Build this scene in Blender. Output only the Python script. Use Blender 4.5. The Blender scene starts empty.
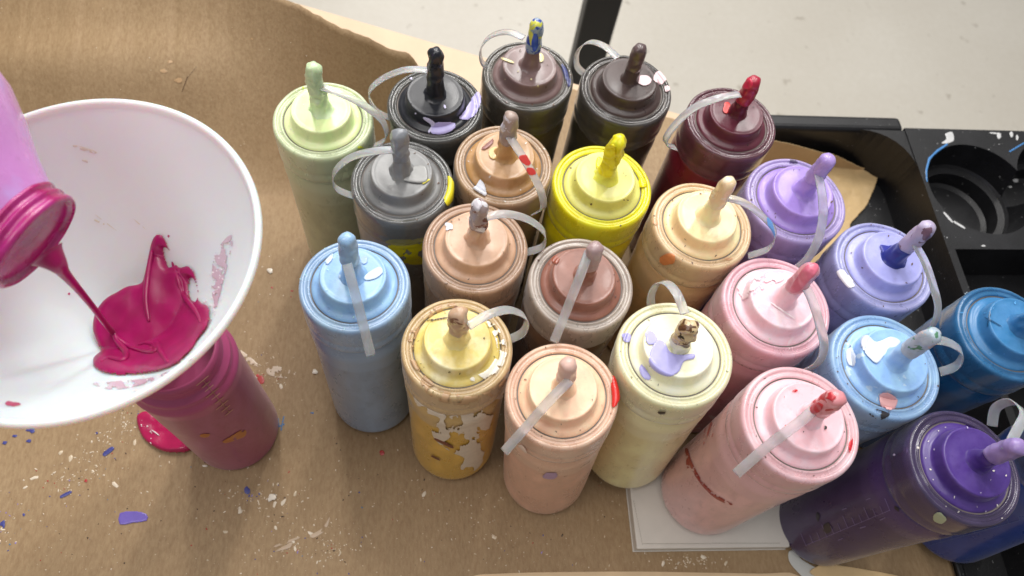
import bpy, math, random
import numpy as np
from mathutils import Vector, Matrix, noise
from mathutils.bvhtree import BVHTree

random.seed(7)
S = bpy.context.scene
COL = S.collection

# ------------------------------------------------------------------ camera model (metres)
F = 740.0
D_ = Vector((-82, 372, 740)).normalized()          # world down, seen from the camera
EZ = -D_
EY = Vector((0, -1, 0)); EY = (EY - EY.dot(EZ) * EZ).normalized()
EX = EY.cross(EZ)
CAMH = 0.61
CAM = Vector((0, 0, CAMH))
def ray(u, v):
    r = Vector(((u - 512) / F, (v - 288) / F, 1))
    return Vector((EX.dot(r), EY.dot(r), EZ.dot(r)))
def at(u, v, h=0.0):
    w = ray(u, v)
    return CAM + w * ((h - CAMH) / w.z)
def atd(u, v, z):
    return CAM + ray(u, v) * z

def lin(c, k=1.0):
    o = []
    for x in c:
        x = x / 255
        o.append((x / 12.92 if x <= .04045 else ((x + .055) / 1.055) ** 2.4) * k)
    return (*o, 1)

# ------------------------------------------------------------------ materials
def newmat(name):
    m = bpy.data.materials.new(name); m.use_nodes = True
    nt = m.node_tree
    return m, nt, nt.nodes['Principled BSDF']
def N(nt, t, **kw):
    n = nt.nodes.new(t)
    for k, v in kw.items():
        if k.startswith('i_'):
            n.inputs[k[2:].replace('_', ' ')].default_value = v
        else: setattr(n, k, v)
    return n
def vivid(c, k=1.04):
    g = .3 * c[0] + .59 * c[1] + .11 * c[2]
    return tuple(max(0, min(1, g + (x - g) * k)) for x in c[:3]) + (1,)
def mixc(nt, fac, a, b):
    n = nt.nodes.new('ShaderNodeMix'); n.data_type = 'RGBA'
    for sock, val in ((n.inputs[0], fac), (n.inputs[6], a), (n.inputs[7], b)):
        if hasattr(val, 'is_output'): nt.links.new(val, sock)
        else: sock.default_value = val
    return n.outputs[2]
def ramp(nt, src, p0, p1, v0=0, v1=1):
    r = nt.nodes.new('ShaderNodeMapRange')
    r.inputs[1].default_value = p0; r.inputs[2].default_value = p1
    r.inputs[3].default_value = v0; r.inputs[4].default_value = v1
    nt.links.new(src, r.inputs[0]); return r.outputs[0]
def tex(nt, scale, detail=3, rough=.55, vec=None, dist=0.0):
    n = N(nt, 'ShaderNodeTexNoise'); n.inputs['Scale'].default_value = scale
    n.inputs['Detail'].default_value = detail; n.inputs['Roughness'].default_value = rough
    n.inputs['Distortion'].default_value = dist
    nt.links.new(vec if vec else coord(nt), n.inputs['Vector']); return n.outputs['Fac']
def coord(nt, s=(1, 1, 1), off=None):
    if 'TC' not in nt.nodes:
        t = nt.nodes.new('ShaderNodeTexCoord'); t.name = 'TC'
    t = nt.nodes['TC']
    m = N(nt, 'ShaderNodeMapping'); nt.links.new(t.outputs['Object'], m.inputs[0])
    m.inputs['Scale'].default_value = s
    if off: m.inputs['Location'].default_value = off
    return m.outputs[0]
def bump(nt, b, src, strength=.3, dist=.0005):
    n = N(nt, 'ShaderNodeBump'); n.inputs['Strength'].default_value = strength
    n.inputs['Distance'].default_value = dist
    nt.links.new(src, n.inputs['Height'])
    nt.links.new(n.outputs[0], b.inputs['Normal'])

def plastic(name, col, col2=None, rough=.38, sss=.25, trans=0.0, spots=None, spot_amt=.62, coat=.15, fill=None, seed=0, sheen=.12):
    """satin squeeze-bottle plastic; col2 = dried smears; fill = (z, colour) frosted plastic above the paint level"""
    m, nt, b = newmat(name)
    c = vivid(lin(col))
    v = coord(nt, (1, 1, .5), (seed * .37, seed * .11, 0))
    n1 = tex(nt, 55, 4, .6, v)
    c2 = lin(col2) if col2 else tuple(min(.92, x * 1.22 + .03 * min(1, 3 * max(c[:3]))) for x in c[:3]) + (1,)
    out = mixc(nt, ramp(nt, n1, .46, .66, 0, .8), c, c2)
    n2 = tex(nt, 190, 5, .7, v)
    dark = tuple(x * .66 for x in c[:3]) + (1,)
    out = mixc(nt, ramp(nt, n2, .56, .72, 0, .45), out, dark)
    if fill:
        sep = N(nt, 'ShaderNodeSeparateXYZ'); nt.links.new(nt.nodes['TC'].outputs['Object'], sep.inputs[0])
        add = N(nt, 'ShaderNodeMath', operation='MULTIPLY_ADD'); nt.links.new(tex(nt, 40, 2, .5, v), add.inputs[0])
        add.inputs[1].default_value = .012; nt.links.new(sep.outputs[2], add.inputs[2])
        out = mixc(nt, ramp(nt, add.outputs[0], fill[0], fill[0] + .004), out, lin(fill[1]))
    if spots:
        for k, sc in enumerate(spots):
            n3 = tex(nt, 75 + 30 * k, 3, .62, coord(nt, (1, 1, 1), (seed * .7 + k * 3.1, 1.3 * k, .3)), .6)
            out = mixc(nt, ramp(nt, n3, spot_amt + .02 * k, spot_amt + .02 * k + .015), out, lin(sc))
    nt.links.new(out, b.inputs['Base Color'])
    nt.links.new(ramp(nt, n1, .3, .7, rough - .08, rough + .12), b.inputs['Roughness'])
    b.inputs['Subsurface Weight'].default_value = sss
    b.inputs['Subsurface Radius'].default_value = (1, .8, .7)
    b.inputs['Subsurface Scale'].default_value = .006
    b.inputs['Transmission Weight'].default_value = trans
    b.inputs['Sheen Weight'].default_value = sheen; b.inputs['Sheen Roughness'].default_value = .35
    b.inputs['Coat Weight'].default_value = coat
    b.inputs['Coat Roughness'].default_value = .16
    b.inputs['IOR'].default_value = 1.45
    bump(nt, b, n2, .25, .0006)
    return m

def simple(name, col, rough=.5, bumps=None, var=.12, scale=80, coat=0, sss=0, metal=0, trans=0):
    m, nt, b = newmat(name)
    c = lin(col)
    n1 = tex(nt, scale, 4, .6)
    out = mixc(nt, ramp(nt, n1, .3, .7), tuple(x * (1 - var) for x in c[:3]) + (1,), tuple(min(1, x * (1 + var)) for x in c[:3]) + (1,))
    nt.links.new(out, b.inputs['Base Color'])
    b.inputs['Roughness'].default_value = rough; b.inputs['Coat Weight'].default_value = coat
    b.inputs['Coat Roughness'].default_value = .06
    b.inputs['Metallic'].default_value = metal
    b.inputs['Subsurface Weight'].default_value = sss
    b.inputs['Subsurface Scale'].default_value = .003
    b.inputs['Transmission Weight'].default_value = trans
    if bumps: bump(nt, b, tex(nt, bumps[0], 3), bumps[1], bumps[2])
    return m
_paint = {}
def paint(col, gloss=.35):
    k = (col, gloss)
    if k not in _paint:
        _paint[k] = simple('dried_paint', col, gloss, (300, .2, .0005), .08, 150, .25)
    return _paint[k]

# ------------------------------------------------------------------ mesh helpers
def mk(name, V, Fc, mat=None, parent=None, smooth=True, mi=None):
    me = bpy.data.meshes.new(name)
    me.from_pydata([tuple(v) for v in V], [], [tuple(f) for f in Fc])
    mats = mat if isinstance(mat, (list, tuple)) else [mat]
    for m in mats: me.materials.append(m)
    if mi is not None: me.polygons.foreach_set('material_index', mi)
    if smooth: me.polygons.foreach_set('use_smooth', [True] * len(me.polygons))
    me.update()
    o = bpy.data.objects.new(name, me); COL.objects.link(o)
    if parent: o.parent = parent
    return o
def lathe(prof, seg=96, jit=None):
    """prof: list of (r, z) -> verts, faces"""
    V, Fc, rows = [], [], []
    for i, (r, z) in enumerate(prof):
        if r < 1e-6: rows.append([len(V)]); V.append(Vector((0, 0, z))); continue
        row = []
        for k in range(seg):
            a = 2 * math.pi * k / seg
            p = Vector((r * math.cos(a), r * math.sin(a), z))
            if jit: p = jit(p)
            row.append(len(V)); V.append(p)
        rows.append(row)
    for A, B in zip(rows, rows[1:]):
        if len(A) == 1 and len(B) == 1: continue
        for k in range(seg):
            k2 = (k + 1) % seg
            if len(A) == 1: Fc.append((A[0], B[k2], B[k])[::-1])
            elif len(B) == 1: Fc.append((A[k], A[k2], B[0]))
            else: Fc.append((A[k], A[k2], B[k2], B[k]))
    return V, Fc
def dense(prof, step=.0025):
    out = []
    for (a, b) in zip(prof, prof[1:]):
        n = max(1, int(math.hypot(b[0] - a[0], b[1] - a[1]) / step))
        for k in range(n): out.append((a[0] + (b[0] - a[0]) * k / n, a[1] + (b[1] - a[1]) * k / n))
    out.append(prof[-1]); return out
def catmull(P, n=8, closed=False):
    P = [Vector(p) for p in P]; out = []; m = len(P)
    rng = range(m) if closed else range(m - 1)
    for i in rng:
        if closed: a, b, c, d = P[i - 1], P[i], P[(i + 1) % m], P[(i + 2) % m]
        else: a, b, c, d = P[max(i - 1, 0)], P[i], P[i + 1], P[min(i + 2, m - 1)]
        for k in range(n):
            t = k / n
            out.append(.5 * ((2 * b) + (c - a) * t + (2 * a - 5 * b + 4 * c - d) * t * t + (3 * b - a - 3 * c + d) * t ** 3))
    if not closed: out.append(P[-1])
    return out
def tube(P, R, seg=14, cap=True):
    V, Fc = [], []
    prev = None
    for i, p in enumerate(P):
        t = (P[min(i + 1, len(P) - 1)] - P[max(i - 1, 0)]).normalized()
        if prev is None: prev = t.orthogonal().normalized()
        n = (prev - prev.dot(t) * t).normalized(); prev = n; b = t.cross(n)
        for k in range(seg):
            a = 2 * math.pi * k / seg
            V.append(p + R[i] * (math.cos(a) * n + math.sin(a) * b))
    for i in range(len(P) - 1):
        for k in range(seg):
            k2 = (k + 1) % seg
            Fc.append((i * seg + k, i * seg + k2, (i + 1) * seg + k2, (i + 1) * seg + k))
    if cap: Fc.append(tuple(range(seg))[::-1]); Fc.append(tuple(range((len(P) - 1) * seg, len(P) * seg)))
    return V, Fc
def box(x0, y0, z0, x1, y1, z1):
    V = [Vector(p) for p in ((x0, y0, z0), (x1, y0, z0), (x1, y1, z0), (x0, y1, z0), (x0, y0, z1), (x1, y0, z1), (x1, y1, z1), (x0, y1, z1))]
    return V, [(3, 2, 1, 0), (4, 5, 6, 7), (0, 1, 5, 4), (1, 2, 6, 5), (2, 3, 7, 6), (3, 0, 4, 7)]
def bevel(o, w, seg=3):
    b = o.modifiers.new('bevel', 'BEVEL'); b.width = w; b.segments = seg; b.limit_method = 'ANGLE'
def tagit(o, label=None, cat=None, group=None, kind=None):
    if label: o['label'] = label
    if cat: o['category'] = cat
    if group: o['group'] = group
    if kind: o['kind'] = kind
    return o
def empty(name, M, label, cat, group=None):
    o = bpy.data.objects.new(name, None); COL.objects.link(o)
    o.matrix_world = M; o.empty_display_size = .02
    return tagit(o, label, cat, group)

class Target:
    """a surface that paint can lie on"""
    def __init__(s, V, Fc, M=Matrix.Identity(4), obj=None):
        s.M = M; s.obj = obj
        s.bvh = BVHTree.FromPolygons([M @ Vector(v) for v in V], [tuple(f) for f in Fc])
def inside(pts, poly):
    x, y = pts[:, 0], pts[:, 1]; c = np.zeros(len(pts), bool); n = len(poly)
    for i in range(n):
        x0, y0 = poly[i]; x1, y1 = poly[(i + 1) % n]
        if y0 == y1: continue
        cond = ((y0 > y) != (y1 > y)) & (x < (x1 - x0) * (y - y0) / (y1 - y0) + x0)
        c ^= cond
    return c
def edist(pts, poly):
    d = np.full(len(pts), 1e9); n = len(poly)
    for i in range(n):
        a = np.array(poly[i]); b = np.array(poly[(i + 1) % n]); ab = b - a
        L = ab @ ab + 1e-9
        t = np.clip(((pts - a) @ ab) / L, 0, 1)
        d = np.minimum(d, np.linalg.norm(pts - a - t[:, None] * ab, axis=1))
    return d
def splash(polys, tgt, mat, *a, together=False, **kw):
    if together: return splash1(polys, tgt, mat, *a, **kw)
    o = None
    for p in polys: o = splash1([p], tgt, mat, *a, **kw) or o
    return o
def splash1(polys, tgt, mat, T=.0006, D=2.0, step=.5, name='paint_splash', holes=(), smooth=5, ragged=None, parent=None, off=.00022, lump=0, label=None):
    """a coat of paint whose outline is given in photo pixels, laid on the real surface tgt with real thickness"""
    V, Fc = [], []
    for poly in polys:
        if smooth: poly = [(p.x, p.y) for p in catmull([(a, b, 0) for a, b in poly], smooth, True)]
        P = np.array(poly); lo, hi = P.min(0), P.max(0)
        xs = np.arange(lo[0] - step, hi[0] + step, step); ys = np.arange(lo[1] - step, hi[1] + step, step)
        G = np.array([(x, y) for y in ys for x in xs])
        ins = inside(G, poly); dist = edist(G, poly)
        hs = []
        for h in holes:
            hp = [(p.x, p.y) for p in catmull([(a, b, 0) for a, b in h], 5, True)]
            ins &= ~inside(G, hp); dist = np.minimum(dist, edist(G, hp))
        idx = {}
        nx = len(xs)
        for k in range(len(G)):
            if not ins[k]: continue
            dd = dist[k]
            if ragged:
                q = noise.fractal(Vector((G[k][0] / ragged[0], G[k][1] / ragged[0], ragged[1])), .9, 2.1, 4)
                if q < ragged[2]: continue
                dd = min(dd, (q - ragged[2]) * ragged[0] * 1.5)
            loc, nor, _, _ = tgt.bvh.ray_cast(CAM, ray(*G[k]).normalized())
            if loc is None: continue
            if nor.dot(ray(*G[k])) > 0: nor = -nor
            q = min(dd / D, 1)
            t = T * math.sqrt(max(0, 1 - (1 - q) ** 2)) + off
            if lump: t *= 1 + lump * noise.noise(Vector((G[k][0] / 22, G[k][1] / 22, 4.2)))
            idx[k] = len(V); V.append((loc + nor * t, loc))
        for k in idx:
            q = (k, k + 1, k + 1 + nx, k + nx)
            if all(j in idx for j in q):
                ps = [V[idx[j]][1] for j in q]
                if max((ps[0] - ps[2]).length, (ps[1] - ps[3]).length) < .006:
                    Fc.append(tuple(idx[j] for j in q)[::-1])
    if not Fc: print('EMPTY SPLASH', name, polys[0][0]); return None
    Mi = tgt.M.inverted()
    o = mk(name, [Mi @ v[0] for v in V], Fc, mat, parent if parent else tgt.obj)
    if label: o['label'] = label
    return o
def strokep(p0, p1, w):
    a, b = Vector((*p0, 0)), Vector((*p1, 0)); t = (b - a).normalized(); n = Vector((-t.y, t.x, 0)) * w / 2
    return [((a + n).x, (a + n).y), ((b + n).x, (b + n).y), ((b - n).x, (b - n).y), ((a - n).x, (a - n).y)]
def blobp(u, v, ru, rv=None, wob=.25, ang=0, seed=0):
    rv = rv or ru; out = []
    for k in range(9):
        a = 2 * math.pi * k / 9; r = 1 + wob * noise.noise(Vector((math.cos(a) * 1.3, math.sin(a) * 1.3, seed + u * .37 + v * .11))) * 2
        x, y = ru * r * math.cos(a), rv * r * math.sin(a)
        out.append((u + x * math.cos(ang) - y * math.sin(ang), v + x * math.sin(ang) + y * math.cos(ang)))
    return out

# ------------------------------------------------------------------ setting: floor, table, paper
m, nt, b = newmat('concrete_floor')
n1 = tex(nt, 3, 4); n2 = tex(nt, 60, 4, .7); n3 = tex(nt, 24, 2, .5)
o1 = mixc(nt, ramp(nt, n1, .3, .7), lin((204, 198, 186)), lin((212, 207, 196)))
o1 = mixc(nt, ramp(nt, n3, .67, .73, 0, .55), o1, lin((150, 140, 125)))
o1 = mixc(nt, ramp(nt, n2, .3, .7, 0, .25), o1, lin((186, 178, 162)))
nt.links.new(o1, b.inputs['Base Color']); b.inputs['Roughness'].default_value = .32
bump(nt, b, n1, .15, .004)
V, Fc = box(-3.5, -3, -.80, 4.5, 6, -.75)
fl = mk('floor', V, Fc, m, None, False); tagit(fl, kind='structure')

laminate = simple('table_laminate', (214, 186, 154), .45, (400, .1, .0003), .05, 30)
e0, e1 = at(290, 0, 0), at(670, 110, 0)
sl = (e1.y - e0.y) / (e1.x - e0.x)
def tedge(x): return e0.y + (x - e0.x) * sl
V = []
for z in (-.03, -.0015):
    for x, y in ((-1.1, -.6), (.75, -.6), (.75, tedge(.75)), (-1.1, tedge(-1.1))): V.append(Vector((x, y, z)))
tb = mk('tabletop', V, [(3, 2, 1, 0), (4, 5, 6, 7), (0, 1, 5, 4), (1, 2, 6, 5), (2, 3, 7, 6), (3, 0, 4, 7)], laminate, None, False)
bevel(tb, .001); tagit(tb, kind='structure')

# kraft paper sheet with a curled, torn far edge
m, nt, b = newmat('kraft_paper')
v = coord(nt, (1, 1, 1))
n1 = tex(nt, 5, 3, .5, v); n2 = tex(nt, 420, 3, .7, coord(nt, (1, .35, 1))); n3 = tex(nt, 28, 5, .65, v)
o1 = mixc(nt, ramp(nt, n1, .35, .65), lin((157, 130, 94)), lin((170, 143, 107)))
o1 = mixc(nt, ramp(nt, n2, .35, .7, 0, .5), o1, lin((124, 92, 58)))
o1 = mixc(nt, ramp(nt, n3, .58, .72, 0, .35), o1, lin((172, 143, 106)))
n4 = tex(nt, 900, 2, .5, v)
o1 = mixc(nt, ramp(nt, n4, .70, .76, 0, .5), o1, lin((205, 180, 148)))
nt.links.new(o1, b.inputs['Base Color']); b.inputs['Roughness'].default_value = .62
ad = N(nt, 'ShaderNodeMath', operation='ADD'); nt.links.new(n2, ad.inputs[0]); nt.links.new(n3, ad.inputs[1])
vo = N(nt, 'ShaderNodeTexVoronoi'); vo.feature = 'DISTANCE_TO_EDGE'; vo.inputs['Scale'].default_value = 5.5
wv = N(nt, 'ShaderNodeTexNoise'); wv.inputs['Scale'].default_value = 3; nt.links.new(coord(nt), wv.inputs['Vector'])
vm = N(nt, 'ShaderNodeVectorMath', operation='MULTIPLY_ADD'); nt.links.new(wv.outputs['Color'], vm.inputs[0]); vm.inputs[1].default_value = (.5, .5, 0); nt.links.new(nt.nodes['TC'].outputs['Object'], vm.inputs[2])
nt.links.new(vm.outputs[0], vo.inputs['Vector'])
cr = ramp(nt, vo.outputs['Distance'], 0, .035)
m1 = N(nt, 'ShaderNodeMath', operation='MULTIPLY_ADD'); nt.links.new(cr, m1.inputs[0]); m1.inputs[1].default_value = .55; nt.links.new(ad.outputs[0], m1.inputs[2])
m2 = N(nt, 'ShaderNodeMath', operation='MULTIPLY_ADD'); nt.links.new(tex(nt, 9, 3, .5, v, .8), m2.inputs[0]); m2.inputs[1].default_value = 7.0; nt.links.new(m1.outputs[0], m2.inputs[2])
bump(nt, b, m2.outputs[0], .4, .0007)
kraft = m
t0, t1, t2 = at(285, 0, .118), at(389, 56, .110), Vector((.05, .462, 0))
def torn(x):
    if x < t1.x: y = t0.y + (x - t0.x) * (t1.y - t0.y) / (t1.x - t0.x)
    else: y = t1.y + (x - t1.x) * (t2.y - t1.y) / (t2.x - t1.x)
    if x > t2.x: y = t2.y + (tedge(x) - .012 - t2.y) * min(1, (x - t2.x) / .05)
    y += .0016 * noise.noise(Vector((x * 160, 0, 0))) + .003 * noise.noise(Vector((x * 30, 3, 0)))
    return min(y, tedge(x) + (.02 if x < t0.x + .02 else -.004), .80)
XR = at(948, 552, 0).x
def sheet_h(x, y, ye):
    d = ye - y
    left = min(1, max(0, (.025 - x) / .045)); left = left * left * (3 - 2 * left)
    wd = min(.27, max(.07, .07 + (-.05 - x) * .72))
    h = .118 * left * max(0, 1 - d / wd) ** 1.35
    # soft rolls across the sheet behind the funnel
    q = (y - (.505 - .10 * (x + .3))) / .035
    h += .015 * left * min(1, max(0, (-.14 - x) / .08)) * math.exp(-q * q)
    q2 = (y - (.40 - .12 * (x + .3))) / .022
    h += .006 * left * min(1, max(0, (-.14 - x) / .08)) * math.exp(-q2 * q2)
    h += .0012 * left * noise.noise(Vector((x * 9, y * 9, 1)))
    # small crease seen near the top
    return h
V, Fc = [], []
NX, NY = 420, 300
xs = [-.95 + (XR + .95) * i / NX for i in range(NX + 1)]
for j in range(NY + 1):
    for x in xs:
        ye = torn(x); y = -.45 + (ye + .45) * j / NY
        V.append(Vector((x, y, .0004 + max(0, sheet_h(x, y, ye)))))
for j in range(NY):
    for i in range(NX):
        a = j * (NX + 1) + i; Fc.append((a, a + 1, a + NX + 2, a + NX + 1))
paper = mk('kraft_paper', V, Fc, kraft)
tagit(paper, 'brown kraft paper sheet spattered with paint flecks, covering the table', 'paper')
sd = paper.modifiers.new('thick', 'SOLIDIFY'); sd.thickness = .0003; sd.offset = -1
PT = Target(V, Fc, Matrix.Identity(4), paper)

# ------------------------------------------------------------------ squeeze bottles
HB = .185
BODY = dense([(0, .0025), (.024, .0018), (.0290, 0), (.0318, .0008), (.0333, .0030), (.0338, .0065), (.0339, .02), (.0337, .07), (.0339, .118),
        (.0341, .132), (.0345, .137), (.0346, .141), (.0343, .145), (.0338, .148), (.0334, .150), (.0333, .1520), (.0325, .1535), (.0285, .155), (.0275, .158), (.0275, .176), (0, .176)], .004)
CAPP = [(.0325, .1560), (.0345, .1562), (.0350, .1575), (.0351, .160), (.0350, .1630), (.03465, .1645), (.03465, .1660), (.0349, .1675), (.0350, .1712), (.0350, .1800), (.0349, .1822), (.0346, .1836), (.0340, .1846), (.0331, .1850), (.0322, .1850), (.0318, .1846), (.0315, .1841), (.0310, .1840),
        (.0300, .1841), (.0295, .1843), (.0292, .1848), (.0287, .1849), (.0280, .1845), (.02765, .1838), (.0276, .1822), (.0270, .1822), (.0269, .1838), (.0261, .1848), (.0254, .1852), (.0240, .1857), (.0224, .1860), (.0217, .1868), (.0214, .1885), (.0209, .1940), (.0207, .1952), (.0203, .1959), (.0197, .1962), (.0191, .1960), (.0120, .1962), (.0070, .1963), (0, .1963)]
def bottle(name, label, uv, body, ring, disc, tip=None, noz=None, base=None, lift=0, clear=0, tipcap=True, strap=None, spots=None, spot_amt=.64,
           fillc=None, fillz=.128, lumpy=.0005, seed=1, noz_dir=(0, 0), discsm=None, tiplen=1.0):
    top = at(uv[0], uv[1], HB + lift)
    if base: bs = at(base[0], base[1], lift)
    else: bs = Vector((top.x, top.y, lift))
    POS.append([label[:18], top, bs])
    return dict(name=name, label=label, top=top, bs=bs, **{k: v for k, v in locals().items() if k in
        ('body ring disc tip noz lift clear tipcap strap spots spot_amt fillc fillz lumpy seed noz_dir discsm tiplen').split()})
POS = []
strapmat, nt, b = newmat('strap_plastic')
b.inputs['Base Color'].default_value = (.86, .86, .88, 1); b.inputs['Roughness'].default_value = .22
b.inputs['Transmission Weight'].default_value = .72; b.inputs['Coat Weight'].default_value = .3; b.inputs['Subsurface Weight'].default_value = .3; b.inputs['Subsurface Scale'].default_value = .003
b.inputs['IOR'].default_value = 1.3
nt.links.new(mixc(nt, ramp(nt, tex(nt, 90, 4, .6), .45, .7), (.86, .86, .88, 1), (.74, .72, .70, 1)), b.inputs['Base Color'])

groove_shade = simple('seam_shade', (150, 143, 138), .5)  # grey painted into the lid groove, standing for its shadow gap
def build(q):
    lean = q['top'] - q['bs']
    zax = lean.normalized(); xax = Vector((1, 0, 0)); xax = (xax - xax.dot(zax) * zax).normalized(); yax = zax.cross(xax)
    M = Matrix((xax, yax, zax)).transposed().to_4x4()
    bs = q['top'] - zax * HB
    bs.z = max(bs.z, 0) + .034 * math.sqrt(max(0, 1 - zax.z ** 2)) * .9 + .0008 + q['lift'] * 0
    g = q.get('girth', 1)
    M = M @ Matrix.Diagonal((g, g, 1, 1)); M.translation = bs
    root = empty(q['name'], M, q['label'], 'bottle', 'squeeze bottles of paint crowded on the paper')
    sd = q['seed']
    ringc = q['ring']; fc = q['fillc'] or tuple((a + c) / 2 for a, c in zip(q['body'], ringc))
    bm = plastic('bottle_plastic', q['body'], None, .30, .2, 0, q['spots'], q['spot_amt'] + .02, .32, (q['fillz'], fc), sd)
    rm = plastic('cap_ring_plastic', tuple(255 - (255 - x) * .82 for x in ringc) if q['clear'] else ringc, None, .17 if q['clear'] else .26, .0 if q['clear'] else .3, .80 if q['clear'] else .24, None, .62, .5, None, sd + 3, .12 if q['clear'] else .25)
    dm = plastic('cap_lid_plastic', q['disc'], q['discsm'], .34, .3, .12 if q['clear'] else 0, q['spots'], q['spot_amt'], .25, None, sd + 7)
    ph = random.random() * 6
    V, Fc = lathe(BODY, 96, lambda p: p * 1)
    if True:
        for p in V:
            a = math.atan2(p.y, p.x); k = 1 + .010 * math.sin(2 * a + ph) * math.sin(p.z / .13 * math.pi)
            p.x *= k; p.y *= k
    bo = mk('bottle_body', V, Fc, bm, root)
    prof = dense(CAPP, .0018)
    V2, F2 = lathe(prof, 96)
    for p in V2:
        p.z += .0006 * noise.noise(Vector((p.x * 60, p.y * 60, sd)))
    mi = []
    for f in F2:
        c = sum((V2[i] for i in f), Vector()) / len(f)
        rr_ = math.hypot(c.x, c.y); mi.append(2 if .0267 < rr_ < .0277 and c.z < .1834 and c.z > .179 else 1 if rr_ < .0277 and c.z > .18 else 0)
    cap = mk('cap', V2, F2, [rm, dm, groove_shade], root, True, mi)
    q['capT'] = Target(V2, F2, M, cap); q['bodyT'] = Target(V, Fc, M, bo); q['M'] = M; q['root'] = root
    # nozzle
    nc = q['noz'] or q['disc']; tc = q['tip'] or nc
    dx, dy = q['noz_dir']
    def lump(p, amp=q['lumpy']):
        k = noise.noise(Vector((p.x * 260, p.y * 260, p.z * 180 + sd * 5)))
        r = math.hypot(p.x, p.y) + 1e-9
        p = Vector((p.x * (1 + amp * k / r * 2), p.y * (1 + amp * k / r * 2), p.z)); h = max(p.z - .193, 0) * q.get('nl', 1)
        return Vector((p.x + dx * h, p.y + dy * h, .193 + h if p.z > .193 else p.z))
    np_ = dense([(.0092, .1960), (.0078, .1968), (.0067, .1985), (.0059, .204), (.0051, .213), (.0046, .221), (0, .2212)], .0015)
    V3, F3 = lathe(np_, 32, lump)
    nm = plastic('nozzle_plastic', nc, None, .35, .3, .1 if q['clear'] else 0, None, .6, .2, None, sd + 1)
    noz = mk('nozzle', V3, F3, nm, cap)
    L = q['tiplen']; zt = .2175
    tp = [(.0046, zt - .006 * L), (.0055, zt - .0055 * L), (.0057, zt), (.0054, zt + .008), (.0052, zt + .0150), (.0049, zt + .0180), (.0040, zt + .0200), (.0022, zt + .0212), (0, zt + .0215)]
    V4, F4 = lathe(dense(tp, .0012), 32, lump)
    V3[-1] = lump(V3[-1]); V4[-1] = lump(V4[-1])
    tm = plastic('tip_plastic', tc, None, .3, .35, .12, q.get('tipspots'), .56, .3, None, sd + 2)
    tcap = mk('tip_cap', V4, F4, tm, root)
    q['tipT'] = Target(V4 + V3, F4 + [tuple(i + len(V4) for i in f) for f in F3], M, tcap)
    if q['strap']:
        Mi = M.inverted()
        P = [Mi @ at(u, v, h) for u, v, h in q['strap']]
        far = max(P, key=lambda p: (Vector((p.x, p.y, 0)) - Vector((P[0].x, P[0].y, 0))).length)
        ch = far - P[0]; ch.z = 0
        w0 = Vector((-ch.y, ch.x, 0)).normalized()
        C = catmull(P, 10); V5, F5 = [], []
        hw, th = .0029, .0004
        cs = [(-1, -.5), (-.9, -1), (.9, -1), (1, -.5), (1, .5), (.9, 1), (-.9, 1), (-1, .5)]
        prevn = None
        for i, p in enumerate(C):
            t = (C[min(i + 1, len(C) - 1)] - C[max(i - 1, 0)]).normalized()
            w = (w0 - w0.dot(t) * t)
            wt = q.get('twist', 0) * i / len(C)
            w = w.normalized() if w.length > .25 else w0
            n = t.cross(w).normalized()
            if wt: w, n = w * math.cos(wt) + n * math.sin(wt), n * math.cos(wt) - w * math.sin(wt)
            for a, c in cs: V5.append(p + w * hw * a + n * th * c)
        for i in range(len(C) - 1):
            for k in range(8): F5.append((i * 8 + k, i * 8 + (k + 1) % 8, (i + 1) * 8 + (k + 1) % 8, (i + 1) * 8 + k))
        F5.append(tuple(range(8))[::-1]); F5.append(tuple(range((len(C) - 1) * 8, len(C) * 8)))
        so = mk('strap', V5, F5, strapmat, tcap)
        q['strapT'] = Target(V5, F5, M, so)
    return q

B = {}
T_, C_, O_ = .231, .226, .205
def strap_l(*p): return [(a, b, h) for a, b, h in p]
B['lime'] = bottle('squeeze_bottle', 'pale lime green bottle at the far left corner of the crowd, strap looping right', (323, 122), (184, 192, 150), (214, 226, 184), (224, 242, 176), tip=(206, 228, 184), noz=(214, 236, 188), seed=1, lumpy=.0011,
    strap=[(319, 86, .222), (342, 94, .221), (365, 106, .213), (383, 122, .200), (386, 138, .188), (374, 146, .180)])
B['grey'] = bottle('squeeze_bottle', 'mid grey bottle with yellow paint down its right side, behind the light blue one', (404, 180), (120, 122, 118), (158, 158, 156), (134, 134, 134), tip=(140, 144, 150), seed=2, lumpy=.001, spots=None,
    strap=[(398, 150, .222), (376, 151, .220), (350, 158, .212), (334, 173, .200), (336, 188, .188), (356, 197, .180)], clear=1)
B['black'] = bottle('squeeze_bottle', 'black lidded bottle with large pale lilac splashes on its cap', (435, 110), (74, 72, 66), (120, 120, 116), (28, 30, 38), tip=(30, 32, 42), seed=3, lumpy=.0007, clear=1, fillc=(74, 73, 68),
    strap=[(428, 70, .222), (405, 70, .220), (382, 79, .212), (369, 93, .202), (376, 110, .190), (392, 119, .180)])
B['sienna'] = bottle('squeeze_bottle', 'golden tan bottle whose strap is marked with red paint, between grey and yellow bottles', (503, 165), (140, 112, 78), (184, 154, 124), (180, 138, 88), tip=(168, 148, 138), seed=4, lumpy=.0008, discsm=(206, 168, 132),
    strap=[(509, 136, .222), (519, 151, .219), (531, 171, .212), (541, 192, .202), (543, 208, .190), (533, 214, .180)])
B['umber'] = bottle('squeeze_bottle', 'dusky brown bottle with a blue and yellow stained nozzle, at the far edge', (528, 80), (54, 42, 32), (120, 114, 104), (128, 104, 102), tip=(150, 168, 190), seed=5, clear=1, spots=None,
    strap=[(524, 38, .222), (508, 32, .221), (491, 36, .213), (481, 48, .203), (482, 62, .190), (492, 70, .180)], fillc=(84, 74, 60), fillz=.120)
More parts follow.
